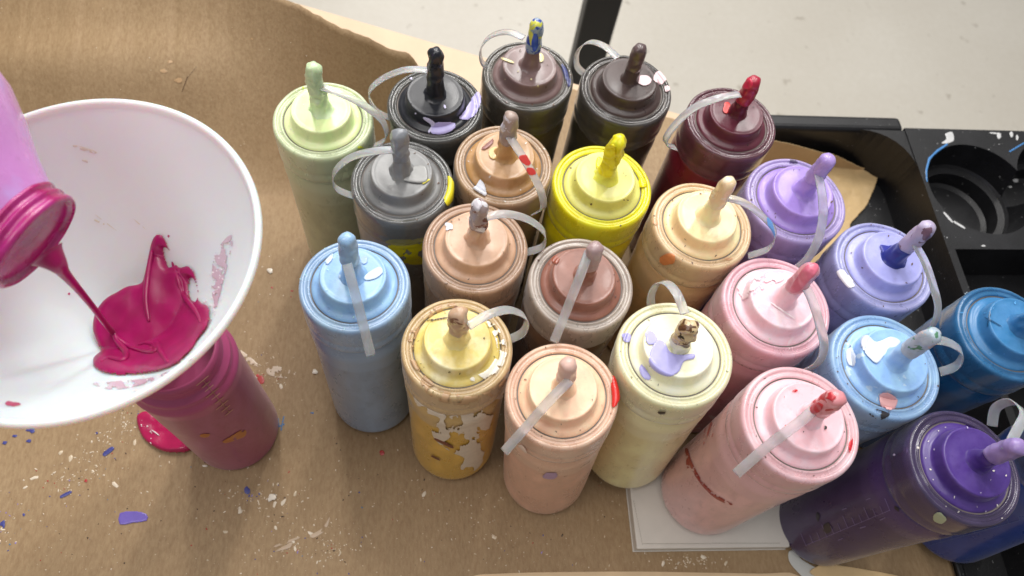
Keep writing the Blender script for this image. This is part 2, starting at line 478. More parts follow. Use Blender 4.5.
B['choc'] = bottle('squeeze_bottle', 'dark chocolate bottle with three pale pink dots on its lid', (623, 92), (40, 32, 26), (112, 104, 100), (76, 60, 57), tip=(92, 74, 74), seed=6, clear=1, fillc=(56, 50, 40), fillz=.122,
    strap=[(618, 58, .222), (604, 46, .221), (589, 42, .214), (578, 51, .203), (577, 66, .190), (587, 76, .180)])
B['maroon'] = bottle('squeeze_bottle', 'deep maroon bottle with a bright red nozzle tip', (723, 130), (92, 22, 36), (148, 84, 104), (98, 38, 54), tip=(168, 30, 60), noz=(96, 26, 44), seed=7, clear=1, fillc=(120, 30, 50),
    strap=[(740, 94, .222), (718, 98, .221), (694, 108, .214), (675, 125, .202), (665, 142, .190), (676, 148, .180)])
B['yellow'] = bottle('squeeze_bottle', 'bright yellow bottle in the middle, the only one without a strap', (600, 190), (232, 212, 10), (244, 234, 36), (218, 214, 124), tip=(238, 222, 40), noz=(230, 222, 90), seed=8, lumpy=.0012, fillc=(240, 224, 20))
B['tan'] = bottle('squeeze_bottle', 'matte tan bottle with a white chip at its cap edge and strap looping right', (475, 248), (158, 126, 102), (186, 154, 130), (204, 166, 138), tip=(170, 152, 150), seed=9, lumpy=.0009,
    strap=[(482, 218, .222), (504, 214, .221), (527, 219, .212), (544, 232, .202), (543, 246, .190), (528, 252, .180)])
B['cocoa'] = bottle('squeeze_bottle', 'reddish brown bottle with a whitish ring, straight strap hanging toward the viewer', (579, 288), (88, 60, 48), (186, 174, 164), (142, 96, 82), tip=(170, 146, 146), seed=10, fillc=(120, 94, 78),
    strap=[(589, 252, .228), (580, 276, .221), (569, 304, .208), (554, 342, .190)])
B['apricot'] = bottle('squeeze_bottle', 'apricot bottle with an orange smudge on its ring and a blue-stained strap', (697, 230), (208, 164, 116), (230, 198, 158), (252, 220, 172), tip=(246, 216, 176), seed=11,
    strap=[(722, 197, .222), (742, 202, .221), (760, 214, .213), (775, 232, .202), (769, 248, .190), (748, 256, .180)])
B['lavender'] = bottle('squeeze_bottle', 'lavender bottle standing by the piece of brown paper in the tray', (791, 206), (152, 132, 192), (178, 162, 212), (162, 136, 210), tip=(182, 156, 222), seed=12,
    strap=[(818, 172, .222), (822, 194, .219), (823, 216, .210), (818, 240, .200), (808, 258, .190), (797, 268, .182)])
B['rose'] = bottle('squeeze_bottle', 'rose pink bottle behind the front pink one, pink-tipped nozzle and curved strap', (769, 312), (220, 160, 174), (240, 188, 200), (248, 204, 214), tip=(226, 156, 172), seed=13, spots=[(250, 222, 228)], spot_amt=.60,
    strap=[(803, 282, .222), (812, 300, .219), (820, 325, .211), (824, 347, .200), (818, 363, .190), (800, 373, .182)])
B['peri'] = bottle('squeeze_bottle', 'periwinkle bottle with a dark blue nozzle base, beside the black tray', (876, 272), (134, 134, 190), (172, 174, 220), (168, 170, 228), tip=(184, 174, 202), noz=(36, 46, 130), seed=14,
    strap=[(915, 244, .222), (925, 262, .219), (933, 285, .211), (938, 308, .201), (932, 326, .190), (920, 334, .182)])
B['sky'] = bottle('squeeze_bottle', 'pale sky blue bottle with white patches and a pink chip on its cap', (879, 370), (148, 158, 178), (156, 192, 234), (152, 192, 240), tip=(180, 196, 210), seed=15, spots=[(196, 222, 246)], spot_amt=.62,
    strap=[(920, 344, .222), (936, 340, .221), (952, 344, .213), (962, 353, .204), (956, 366, .192), (940, 372, .182)])
B['azure'] = bottle('squeeze_bottle', 'strong azure blue bottle cut by the right edge', (1004, 342), (16, 76, 128), (50, 112, 160), (56, 120, 170), tip=(40, 92, 134), noz=(50, 110, 160), seed=16, lumpy=.0009)
B['cream'] = bottle('squeeze_bottle', 'cream yellow bottle with periwinkle splashes on its lid', (668, 360), (228, 218, 166), (244, 240, 200), (250, 246, 210), tip=(212, 190, 150), seed=17, base=(626, 452), lift=.0122, lumpy=.0013,
    strap=[(685, 314, .222), (677, 294, .222), (667, 283, .215), (657, 284, .206), (651, 297, .194), (652, 312, .182)])
B['blue'] = bottle('squeeze_bottle', 'light blue bottle at the left end of the front row, strap hanging straight', (356, 290), (138, 160, 186), (166, 196, 230), (152, 192, 238), tip=(160, 196, 232), seed=18,
    strap=[(347, 264, .228), (353, 286, .222), (361, 316, .207), (371, 356, .188)])
B['mustard'] = bottle('squeeze_bottle', 'mustard bottle with a large flaking white patch on its side', (457, 352), (212, 168, 58), (212, 184, 140), (226, 204, 120), tip=(196, 164, 136), noz=(226, 204, 140), seed=19, base=(452, 435), lumpy=.001, spots=None, spot_amt=.60, discsm=(242, 232, 190), fillc=(204, 172, 110),
    strap=[(468, 326, .222), (490, 314, .221), (510, 310, .213), (526, 318, .203), (523, 332, .191), (508, 340, .182)])
B['peach'] = bottle('squeeze_bottle', 'peach bottle at the front centre with a red smear on its right edge', (561, 399), (216, 168, 142), (234, 194, 170), (246, 200, 168), tip=(214, 180, 168), seed=20, base=(541, 468), fillc=(226, 184, 158),
    strap=[(570, 380, .226), (550, 400, .220), (529, 424, .207), (504, 452, .189)])
B['pink'] = bottle('squeeze_bottle', 'pale pink bottle on the white board, red scratches on its side', (793, 428), (218, 176, 174), (242, 196, 202), (250, 200, 208), tip=(226, 150, 156), seed=21, lift=.0122,
    strap=[(821, 404, .226), (797, 424, .220), (768, 446, .207), (736, 474, .190)])
B['purple'] = bottle('squeeze_bottle', 'dark purple bottle with measuring ticks at the lower right', (953, 474), (56, 40, 84), (100, 80, 136), (78, 52, 132), tip=(150, 128, 184), noz=(66, 40, 120), seed=22, clear=1, fillc=(70, 52, 100), fillz=.133,
    strap=[(1006, 452, .226), (1016, 432, .222), (1024, 414, .214), (1012, 402, .206), (996, 408, .195), (992, 426, .186)])
B['navy'] = bottle('squeeze_bottle', 'navy blue bottle mostly hidden behind the dark purple one at the lower right corner', (1082, 452), (22, 58, 142), (150, 160, 190), (90, 110, 170), seed=23, clear=1, fillc=(40, 74, 150))

# measured corrections: shift of the cap centre in photo pixels, girth, foot position
ADJ = dict(lavender=((5, -6), 1.06, None), peri=((8, -6), 1.02, None), sky=((6, -4), 1.05, None), rose=((7, -6), 1.06, None), pink=((7, -5), 1.04, (696, 489)),
    purple=((10, -7), 1.03, (814, 523)), cream=((5, -5), 1.03, (628, 452)), apricot=((5, -5), 1.02, None), azure=((3, -9), 1.01, None), maroon=((8, -7), 1.0, None), choc=((3, -2), 1.02, None),
    yellow=((1, -4), 1.02, None), umber=((0, -4), 1.0, None), cocoa=((2, -4), 1.0, None), tan=((1, -2), 1.0, None), mustard=((0, -4), .985, (453, 442)), blue=((-1, -4), .995, (375, 397)),
    peach=((0, -3), .985, (544, 475)), lime=((0, -2), 1.0, None), grey=((0, -2), 1.0, None), navy=((2, -2), 1.0, (944, 524)))
UV = dict(lavender=(791, 206), peri=(876, 272), sky=(879, 370), rose=(769, 312), pink=(793, 428), purple=(953, 474), cream=(668, 360), apricot=(697, 230), azure=(1004, 342), maroon=(723, 130), choc=(623, 92),
    yellow=(600, 190), umber=(528, 80), cocoa=(579, 288), tan=(475, 248), mustard=(457, 352), blue=(356, 290), peach=(561, 399), lime=(323, 122), grey=(404, 180), navy=(1082, 452))
for k, (sh, g, ft) in ADJ.items():
    q = B[k]; u, v_ = UV[k]
    q['top'] = at(u + sh[0], v_ + sh[1], HB + q['lift']); q['girth'] = g
    q['bs'] = at(ft[0], ft[1], q['lift']) if ft else Vector((q['top'].x, q['top'].y, q['lift']))
B['cream']['nl'] = .66; B['choc']['nl'] = .92; B['mustard']['nl'] = .85; B['cocoa']['nl'] = .9; B['peach']['nl'] = .9
B['purple']['nl'] = .86; B['pink']['nl'] = .86; B['lavender']['nl'] = .93; B['maroon']['nl'] = .86; B['choc']['nl'] = .8
# nudge neighbours apart where two would touch (tops and bases)
ks = list(B)
for it in range(60):
    for i in range(len(ks)):
        for j in range(i + 1, len(ks)):
            for key in ('top', 'bs'):
                a, c = B[ks[i]][key], B[ks[j]][key]; dv = Vector((c.x - a.x, c.y - a.y, 0)); L = dv.length
                g = (B[ks[i]].get('girth', 1) + B[ks[j]].get('girth', 1)) / 2; lim = .0703 * g if key == 'top' else .0685 * g
                if L < lim:
                    if it == 0: print('close', ks[i], ks[j], key, round(L, 4))
                    dv = dv / L * (lim - L) * .5
                    B[ks[i]][key] = a - dv; B[ks[j]][key] = c + dv
B['cream']['tipspots'] = [(96, 60, 30), (60, 50, 30)]
B['umber']['tipspots'] = [(30, 70, 170), (220, 220, 90), (40, 80, 180)]
B['sky']['tipspots'] = [(90, 140, 110), (220, 200, 190)]
B['tan']['tipspots'] = [(240, 236, 240), (110, 60, 50)]
B['sienna']['tipspots'] = [(220, 214, 220)]
B['mustard']['tipspots'] = [(130, 86, 66)]
B['pink']['tipspots'] = [(196, 40, 50)]
B['peri']['tipspots'] = [(120, 90, 110)]
B['apricot']['tipspots'] = [(250, 232, 204)]
for k in ks: build(B[k])

# paint splashes on bottles, outlined as in the photo
def sp(key, part, polys, col, T=.0005, **kw):
    if part == 'cap': kw['off'] = .0005
    return splash(polys, B[key][part + 'T'], paint(col, kw.pop('gloss', .35)), T, **kw)
LIL = (172, 168, 226)
sp('cream', 'cap', [[(650, 352), (656, 341), (664, 342), (670, 352), (680, 355), (694, 354), (694, 359), (684, 362), (679, 372), (671, 376), (659, 373), (650, 364)],
    [(645, 336), (648, 331), (655, 334), (657, 343), (648, 345)], [(622, 334), (628, 333), (632, 339), (627, 343), (622, 340)], [(639, 369), (643, 364), (650, 373), (650, 380), (643, 378)]], LIL)
sp('cream', 'cap', [blobp(662, 412, 4.5, 2), ], (30, 26, 26)); 
sp('black', 'cap', [[(478, 92), (481, 98), (478, 112), (468, 120), (458, 118), (466, 108), (472, 98)], [(432, 124), (440, 121), (453, 122), (455, 128), (444, 134), (431, 133)]], (190, 182, 232))
sp('black', 'cap', [[(424, 116), (432, 119), (436, 125), (430, 133), (428, 131), (431, 125), (424, 119)], blobp(445, 107, 1.5, 2), blobp(411, 79, 2, 1.5), blobp(473, 82, 2, 4), blobp(416, 113, 1.2)], (214, 210, 240))
sp('choc', 'cap', [blobp(644, 81, 7.5, 5.5, .1), blobp(660, 78, 7, 7, .1), blobp(667, 89, 3.2, 3.5, .1)], (246, 214, 218))
sp('choc', 'tip', [blobp(627, 46, 4, 5, .1)], (196, 136, 110))
sp('umber', 'cap', [strokep((502, 59), (513, 63), 2.5), blobp(541, 59, 3.5, 5), blobp(518, 72, 1), blobp(506, 79, 1), blobp(531, 80, 1.2), blobp(549, 51, 1.2), blobp(538, 86, 1)], (226, 214, 160))
sp('umber', 'cap', [[(561, 64), (567, 70), (571, 82), (568, 88), (565, 78)]], (60, 66, 120))
sp('umber', 'tip', [[(531, 42), (534, 33), (538, 36), (538, 46), (534, 52)]], (40, 84, 190)); sp('umber', 'tip', [[(529, 34), (532, 31), (534, 36), (531, 46)]], (218, 214, 90))
sp('sienna', 'cap', [[(476, 186), (481, 179), (486, 188), (486, 196), (479, 193), (473, 188)]], (232, 236, 246), .001)
sp('sienna', 'cap', [[(481, 149), (490, 141), (493, 139), (493, 144), (486, 150)]], (126, 60, 46)); sp('sienna', 'cap', [[(489, 150), (497, 147), (501, 154), (494, 160), (489, 157)]], (222, 186, 120))
sp('sienna', 'strap', [[(519, 156), (527, 155), (531, 163), (527, 166), (520, 161)], [(526, 168), (533, 168), (536, 174), (529, 175)]], (196, 56, 50), .0002)
sp('maroon', 'cap', [blobp(726, 108, 4, 5)], (214, 44, 40)); sp('maroon', 'tip', [blobp(747, 84, 6, 7, .2)], (206, 36, 72), .0005)
sp('yellow', 'cap', [blobp(643, 183, 4, 5), blobp(600, 166, 4, 8)], (246, 232, 10), .0012)
sp('yellow', 'tip', [[(598, 172), (603, 150), (609, 144), (616, 148), (612, 176)]], (242, 226, 16), .0006)
sp('tan', 'cap', [blobp(449, 227, 4.5, 4)], (232, 232, 240)); sp('tan', 'tip', [blobp(478, 206, 4, 6)], (206, 200, 206), .0006)
sp('cocoa', 'cap', [blobp(556, 260, 4, 4)], (150, 80, 60)); sp('cocoa', 'cap', [strokep((584, 263), (597, 269), 1.2), strokep((587, 268), (594, 278), 1)], (110, 60, 50), .0002)
sp('apricot', 'cap', [blobp(668, 259, 8, 6, .2)], (226, 140, 84), .0003); sp('apricot', 'cap', [blobp(655, 222, 2.5, 4), blobp(729, 259, 4, 1.5)], (216, 170, 130), .0002)
sp('apricot', 'strap', [[(766, 218), (772, 222), (775, 236), (771, 238)]], (100, 150, 210), .0002)
sp('lavender', 'cap', [strokep((790, 161), (797, 163), 3)], (90, 80, 110))
sp('peri', 'cap', [[(837, 272), (843, 270), (851, 278), (855, 286), (849, 288), (842, 281)]], (240, 238, 244)); sp('peri', 'cap', [blobp(889, 251, 9, 6, .3, .3)], (34, 44, 150), .0008)
sp('sky', 'cap', [[(862, 338), (868, 336), (876, 342), (890, 337), (900, 342), (893, 350), (884, 356), (876, 364), (866, 356), (862, 348)], [(846, 351), (852, 348), (857, 356), (856, 366), (849, 366), (846, 360)]], (216, 228, 242), .0009)
sp('sky', 'cap', [[(879, 394), (886, 391), (895, 395), (897, 402), (892, 410), (883, 408), (879, 402)]], (250, 190, 190), .0009)
sp('sky', 'body', [[(862, 412), (874, 408), (890, 414), (892, 419), (878, 420), (866, 418)], [(905, 400), (915, 393), (918, 396), (908, 408)]], (40, 40, 44), ragged=(7, 3.3, -.15))
sp('sky', 'cap', [[(866, 410), (880, 410), (890, 415), (878, 419)]], (40, 40, 44), ragged=(7, 3.3, -.45))
sp('azure', 'cap', [[(958, 290), (967, 286), (972, 289), (966, 295), (958, 296)]], (200, 224, 240))
sp('blue', 'cap', [[(364, 277), (371, 271), (380, 267), (383, 273), (376, 279), (366, 281)], [(325, 262), (330, 256), (333, 253), (333, 259), (328, 265)]], (206, 226, 246)); sp('blue', 'cap', [blobp(364, 260, 4, 4), blobp(340, 277, 2, 2)], (150, 180, 210), .0003)
sp('grey', 'cap', [[(399, 172), (424, 166), (428, 180), (420, 184), (402, 181)]], (152, 152, 150), .0012)
sp('grey', 'cap', [strokep((423, 184), (429, 180), 2), [(448, 176), (453, 182), (453, 198), (447, 206), (444, 200), (447, 188)]], (226, 214, 40))
sp('grey', 'body', [[(388, 236), (415, 234), (440, 228), (448, 214), (450, 226), (446, 250), (430, 262), (408, 264), (392, 254)]], (216, 204, 20), ragged=(10, 1.2, -.35))
sp('mustard', 'body', [[(424, 392), (446, 388), (450, 398), (470, 400), (482, 386), (500, 376), (504, 392), (494, 412), (486, 440), (482, 462), (468, 474), (458, 470), (464, 458), (452, 452), (436, 440), (432, 428), (440, 418), (422, 410), (414, 396)]], (226, 214, 196), .0007, ragged=(16, 2.1, -.22), step=.45, D=1.2)
sp('mustard', 'cap', [[(486, 322), (497, 326), (507, 350), (503, 366), (488, 378), (474, 382), (470, 378), (486, 370), (496, 354), (494, 338)]], (244, 240, 226), ragged=(8, 5.1, -.12), gloss=.15)
sp('mustard', 'cap', [[(408, 335), (416, 322), (432, 308), (452, 302), (470, 303), (450, 308), (432, 316), (420, 330), (414, 352), (420, 372), (410, 362)], [(420, 372), (440, 388), (470, 396), (498, 384), (508, 368), (506, 380), (492, 396), (466, 404), (438, 400), (422, 386)]], (186, 150, 112), ragged=(9, 8.1, -.05))
sp('mustard', 'cap', [strokep((429, 321), (447, 318), 1.5)], (70, 40, 30)); sp('mustard', 'body', [strokep((436, 438), (452, 446), 3), strokep((432, 455), (440, 459), 2)], (110, 50, 36), .0012)
sp('peach', 'cap', [[(612, 376), (617, 378), (620, 392), (617, 404), (613, 408), (612, 395)]], (206, 34, 30), .0008); sp('peach', 'body', [blobp(551, 475, 8, 3.5, .2, -.1)], (176, 146, 190), .0003)
sp('peach', 'cap', [[(518, 446), (523, 444), (528, 452), (524, 456)]], (240, 216, 200))
sp('pink', 'body', [[(685, 449), (688, 448), (691, 458), (696, 469), (704, 482), (714, 492), (723, 498), (732, 503), (731, 505), (720, 501), (710, 494), (700, 483), (692, 470), (687, 458)], [(687, 458), (689, 459), (690, 466), (688, 469), (686, 464)]], (158, 48, 46), .0003, ragged=(4, 2.2, -.42))
sp('pink', 'body', [strokep((712, 422), (708, 434), 2), strokep((709, 432), (704, 444), 1.5), strokep((706, 427), (704, 438), 1.2), strokep((714, 432), (711, 440), 1.2)], (206, 112, 108), .0002, ragged=(4, 5.2, -.3))
sp('pink', 'cap', [blobp(806, 416, 5, 4, .3), blobp(822, 404, 0.8), blobp(850, 446, 2, 8, .1, .2), blobp(785, 426, 1.2), blobp(795, 391, 3, 1.5)], (206, 40, 50)); sp('pink', 'cap', [blobp(825, 428, 1.8, 2.2), blobp(803, 432, 1)], (30, 26, 30))
sp('pink', 'tip', [[(810, 408), (817, 402), (824, 405), (820, 412), (812, 413)], blobp(831, 397, 5, 4)], (196, 44, 56))
sp('rose', 'tip', [[(790, 290), (798, 276), (806, 266), (816, 263), (818, 270), (810, 280), (798, 292)]], (216, 110, 134), .0006)
sp('rose', 'cap', [[(742, 285), (760, 276), (778, 272), (784, 280), (770, 286), (752, 296), (742, 300)], blobp(738, 292, 7, 5)], (252, 224, 230), ragged=(9, 3.1, -.15))
sp('rose', 'cap', [strokep((772, 304), (792, 318), 2)], (252, 232, 236))
sp('purple', 'cap', [[(934, 514), (940, 511), (947, 518), (942, 523), (934, 520)]], (170, 180, 150)); sp('purple', 'cap', [blobp(980, 493, 1), blobp(990, 480, .8), blobp(935, 450, 1.2), blobp(967, 428, 1), blobp(895, 455, 1.5), blobp(985, 511, 1)], (190, 180, 210), .0003)
sp('purple', 'body', [blobp(897, 508, 4, 2, .3, .7), blobp(828, 528, 5, 6), blobp(818, 516, 2, 5), blobp(890, 442, 1.5, 1.5)], (24, 18, 40), .0002)
sp('lime', 'body', [strokep((317, 171), (320, 180), 5)], (120, 100, 150)); sp('lime', 'cap', [blobp(303, 88, 1.2), blobp(360, 147, 3, 1.5)], (210, 220, 60), .0002)
sp('azure', 'cap', [strokep((986, 318), (1000, 326), 1.5), strokep((990, 312), (988, 326), 1.5)], (30, 80, 120), .0002)

for key in ks:
    q = B[key]; polys = []
    for _ in range(16):
        a = random.random() * 6.28; rr = random.choice((.033, .0305, .0245, .018, .024)) + random.gauss(0, .001)
        p = q['M'] @ Vector((rr * math.cos(a), rr * math.sin(a), .186)); c = p - CAM
        z = c.x * EX.z + c.y * EY.z + c.z * EZ.z
        u = (c.x * EX.x + c.y * EY.x + c.z * EZ.x) / z * F + 512; v_ = (c.x * EX.y + c.y * EY.y + c.z * EZ.y) / z * F + 288
        if -5 < u < 1030: polys.append(blobp(u, v_, random.uniform(.5, 1.7), random.uniform(.4, 1.1), .35, random.random() * 3))
    col = random.choice(((228, 222, 214), tuple(int(x * .6) for x in q['disc']), tuple(min(250, int(x * 1.15 + 25)) for x in q['disc']), (96, 70, 56)))
    if polys:
        o = splash(polys, q['capT'], paint(col), .0003, 1, .35, 'paint_speckle', together=True)
        if o: tagit(o, kind='stuff')
scale_m = simple('raised_scale', (122, 106, 150), .4)
def measuring(key, p0, p1, n, side, Lm, Ls, mat, w=.9):
    polys = [strokep(p0, p1, w)]
    dx, dy = p1[0] - p0[0], p1[1] - p0[1]; L = math.hypot(dx, dy); nx, ny = -dy / L * side, dx / L * side
    for i in range(n):
        a = (p0[0] + dx * i / (n - 1), p0[1] + dy * i / (n - 1)); l = Lm if i % 3 == 0 else Ls
        polys.append(strokep((a[0] - nx * 1, a[1] - ny * 1), (a[0] + nx * l, a[1] + ny * l), w))
    splash(polys, B[key]['bodyT'], mat, .00025, 1, .3, 'measuring_scale', smooth=0, together=True)
measuring('purple', (806, 545), (890, 510), 13, -1, 13, 8, scale_m, 1.0)
splash([strokep((860, 528), (866, 526), 1.5), strokep((838, 540), (843, 538), 1.2), strokep((880, 520), (886, 517), 1.5), strokep((866, 500), (871, 498), 1.2), strokep((842, 510), (847, 508), 1.2)], B['purple']['bodyT'], scale_m, .00025, 1, .3, 'measuring_scale', smooth=0, together=True)
measuring('navy', (930, 545), (1020, 520), 9, -1, 7, 5, simple('raised_scale', (90, 110, 170), .4), .9)

# ------------------------------------------------------------------ magenta bottle under the funnel (open neck)
mag = empty('squeeze_bottle', Matrix.Translation(at(237, 430, 0)), 'magenta bottle without a cap standing under the white funnel', 'bottle', 'squeeze bottles of paint crowded on the paper')
mm = plastic('bottle_plastic', (156, 68, 104), (172, 92, 126), .36, .25, 0, None, .62, .3, (.145, (178, 78, 122)), 31)
MB = dense([(0, .0025), (.024, .0018), (.0290, 0), (.0318, .0008), (.0333, .003), (.0338, .0065), (.0339, .02), (.0337, .07), (.0339, .138), (.0342, .146), (.0346, .1495), (.0343, .1525), (.0330, .1545), (.0318, .157), (.0322, .1595), (.0316, .162), (.0285, .1635),
            (.0280, .166), (.0290, .1672), (.0280, .1685), (.0280, .171), (.0290, .1722), (.0280, .1735), (.0280, .178), (.0265, .1785), (.0262, .170), (.0262, .160), (0, .158)], .003)
Vm, Fm = lathe(MB, 96)
mb = mk('bottle_body', Vm, Fm, mm, mag)
B['mag'] = dict(bodyT=Target(Vm, Fm, mag.matrix_world.copy(), mb))
scm = simple('raised_scale', (204, 146, 130), .4)
measuring('mag', (203, 380), (229, 412), 9, 1, 9, 6, scm, 1.3)
measuring('mag', (203, 380), (229, 412), 9, -1, 7, 5, scm, 1.3)
splash([[(222, 441), (230, 436), (240, 430), (246, 430), (245, 436), (236, 440), (226, 443)], [(200, 434), (210, 433), (208, 437), (201, 437)]], B['mag']['bodyT'], paint((190, 110, 40)), .0003, name='paint_splash', ragged=(8, 1, -.4))

# ------------------------------------------------------------------ funnel
FC = Vector((-.1667, .1824, .2887)); FN = Vector((-.06, -.026, 1)).normalized()
fx = (Vector((1, 0, 0)) - FN.x * FN).normalized(); fy = FN.cross(fx)
FM = Matrix((fx, fy, FN)).transposed().to_4x4(); FM.translation = FC
fin = [(.0862, .0012), (.0850, .0018), (.0836, .0010), (.0828, -.001), (.0815, -.004), (.0745, -.014), (.0660, -.0255), (.0560, -.038), (.0450, -.0505), (.0340, -.0615), (.0240, -.0705), (.0165, -.0765), (.0130, -.080), (.0110, -.120)]
fout = [(.0098 + .0022, -.1205), (.0122, -.119), (.0145, -.081), (.0180, -.0785), (.0255, -.0725), (.0355, -.0635), (.0465, -.0525), (.0575, -.040), (.0675, -.0275), (.0760, -.016), (.0828, -.006), (.0845, -.003), (.0866, -.0015), (.0868, 0), (.0862, .0012)]
def smoothprof(p, n=4):
    return [(q.x, q.z) for q in catmull([(a, 0, b_) for a, b_ in p], n)]
m, nt, b = newmat('funnel_plastic')
n1 = tex(nt, 20, 5, .6, coord(nt, (1, 1, 1))); n2 = tex(nt, 160, 3, .6, coord(nt, (1, 1, .3)))
o1 = mixc(nt, ramp(nt, n1, .45, .75, 0, .6), (.86, .825, .82, 1), (.84, .78, .78, 1))
nt.links.new(o1, b.inputs['Base Color']); b.inputs['Subsurface Weight'].default_value = .6; b.inputs['Subsurface Scale'].default_value = .02
nt.links.new(ramp(nt, n1, .35, .65, .28, .5), b.inputs['Roughness']); bump(nt, b, n2, .06, .0004)
fun = empty('funnel', FM, 'wide white plastic funnel holding wet magenta paint', 'funnel')
Vf, Ff = lathe(smoothprof(fin) + smoothprof(fout)[1:], 160)
fb = mk('funnel_bowl', Vf, Ff, m, fun)
FT = Target(Vf, Ff, FM, fb)
# wet paint
wet, nt, b = newmat('wet_magenta_paint')
n1 = tex(nt, 35, 4, .55, None, 1.2)
nt.links.new(mixc(nt, ramp(nt, n1, .4, .65), lin((138, 5, 72)), lin((158, 9, 88))), b.inputs['Base Color'])
b.inputs['Roughness'].default_value = .34; b.inputs['Coat Weight'].default_value = .12; b.inputs['Coat Roughness'].default_value = .06; b.inputs['Specular IOR Level'].default_value = .35
b.inputs['Subsurface Weight'].default_value = .15; b.inputs['Subsurface Scale'].default_value = .003
bump(nt, b, tex(nt, 22, 2, .4, None, .6), .5, .004)
pool = [(94, 368), (93, 360), (97, 356), (101, 352), (97, 341), (93.5, 330), (94.5, 318), (99, 308), (107, 299), (117, 293), (128, 287), (141, 284), (145, 276), (149, 256), (153, 240), (158, 234), (164, 236), (170, 248), (177, 263), (181, 267),
        (190, 266), (196, 273), (199, 286), (200, 298), (203, 303), (210, 307), (212, 316), (209, 328), (203, 336), (199, 341), (194, 349), (186, 358), (176, 366), (160, 372), (142, 375), (118, 376), (104, 374)]
h1 = [(165, 249), (168.5, 248.5), (173, 256), (177, 264.5), (172, 267.5), (168.5, 266)]
h2 = [(191, 280), (194.5, 278.5), (197.5, 284), (199, 296), (198, 302), (193.5, 300), (190.5, 292)]
Vp, Fp = lathe([(r_, max(z_, -.0655)) if r_ > .029 else (r_, -.0655) for r_, z_ in smoothprof(fin)[4:] if r_ > .0135] + [(0, -.0655)], 128)
POOL = Target(Vp, Fp, FM, fb)
sp0 = splash([pool], POOL, wet, .0036, 10, .6, 'wet_paint', holes=(h1, h2), parent=fun, lump=.3)
# swirled ridges where the stream folds into the pool
paintT = Target([FM @ Vector(v.co) for v in sp0.data.vertices], [tuple(p.vertices) for p in sp0.data.polygons])
pass
def fold(px, r, name='paint_ridge'):
    P = []
    for u, v_ in px:
        loc, nor, _, _ = paintT.bvh.ray_cast(CAM, ray(u, v_).normalized())
        if loc is None: loc, nor, _, _ = FT.bvh.ray_cast(CAM, ray(u, v_).normalized())
        P.append(loc)
    C = catmull(P, 6); n = len(C)
    R = [r * max(.12, math.sin(math.pi * (i + .6) / (n + .6)) ** .5) for i in range(n)]
    V, Fc = tube(C, R, 12); Mi = FM.inverted()
    return mk(name, [Mi @ p for p in V], Fc, wet, fun)
fold([(112, 332), (120, 340), (130, 347), (140, 350), (150, 352), (157, 350), (154, 345), (146, 343), (138, 345)], .0016)
fold([(150, 352), (156, 344), (160, 350), (168, 362)], .0015)
fold([(104, 322), (112, 330), (118, 342), (126, 352), (124, 360), (110, 358), (100, 362)], .0016)
fold([(152, 250), (148, 275), (146, 300), (149, 322)], .0016)
fold([(172, 262), (178, 280), (184, 296), (196, 312), (200, 322)], .0014)
# thin smears and splatter on the bowl
glaze = simple('thin_pink_glaze', (214, 150, 170), .3)
splash([blobp(12, 404, 8, 2.5, .3, .1), blobp(69, 294, 1.6), blobp(169, 236, 1.4)], FT, paint((186, 60, 100), .3), .0002, 1.5, .4, 'paint_splash', parent=fun)
splash([[(214, 258), (226, 238), (234, 236), (232, 250), (222, 290), (214, 318), (205, 330), (214, 306), (212, 290)], [(92, 384), (110, 382), (150, 378), (172, 370), (160, 378), (140, 386), (112, 390)]], FT, paint((206, 186, 198), .25), .0002, 2, .5, 'paint_splash', parent=fun, ragged=(9, 4, -.22))
polys = []
for k in range(90):
    t = random.random()
    if random.random() < .6: u, v_ = 203 + random.gauss(0, 5) + 20 * t, 340 - 95 * t + random.gauss(0, 4)
    else: u, v_ = 195 - 60 * t + random.gauss(0, 4), 352 + 34 * t + random.gauss(0, 4)
    polys.append(blobp(u, v_, random.uniform(.5, 1.5), None, .3))
o = splash(polys, FT, paint((246, 240, 244), .3), .0003, 1, .35, 'paint_speckle', parent=fun, together=True); tagit(o, kind='stuff')
polys = [strokep((135, 220), (146, 229), 1.2), strokep((75, 146), (95, 152), 3), strokep((83, 160), (92, 163), 2), strokep((95, 220), (104, 224), 2), strokep((96, 215), (116, 230), 1)]
splash(polys, FT, paint((226, 212, 192), .3), .0003, 1, .4, 'paint_splash', parent=fun, ragged=(5, 1, -.3))

# ------------------------------------------------------------------ pouring bottle and stream of paint
land, nl, _, _ = paintT.bvh.ray_cast(CAM, ray(113, 333).normalized())
# height at which the falling stream passes pixel (57, 262)
best = None
for k in range(400):
    p = land + Vector((0, 0, k * .0005)); c = p - CAM
    cc = Vector((EX.x * 0, 0, 0))
    cam = Vector((c.x * EX.x + c.y * EY.x + c.z * EZ.x, c.x * EX.y + c.y * EY.y + c.z * EZ.y, c.x * EX.z + c.y * EY.z + c.z * EZ.z))
    u, v_ = cam.x / cam.z * F + 512, cam.y / cam.z * F + 288
    dd = math.hypot(u - 57, v_ - 262)
    if best is None or dd < best[0]: best = (dd, p, cam.z)
print('stream', best, 'land', land)
SZ = best[2]
pts = [(47, 254, SZ - .002), (57, 264, SZ), (64, 273, SZ + .006), (78, 289, None), (92, 306, None), (104, 322, None), (113, 333, None)]
zl = (land - CAM).dot(ray(113, 333)) / ray(113, 333).length_squared
P = []
for i, (u, v_, z) in enumerate(pts):
    if z is None: z = SZ + .006 + (zl - SZ - .006) * (i - 2) / 4
    P.append(atd(u, v_, z))
C = catmull(P, 8); n = len(C)
R = []
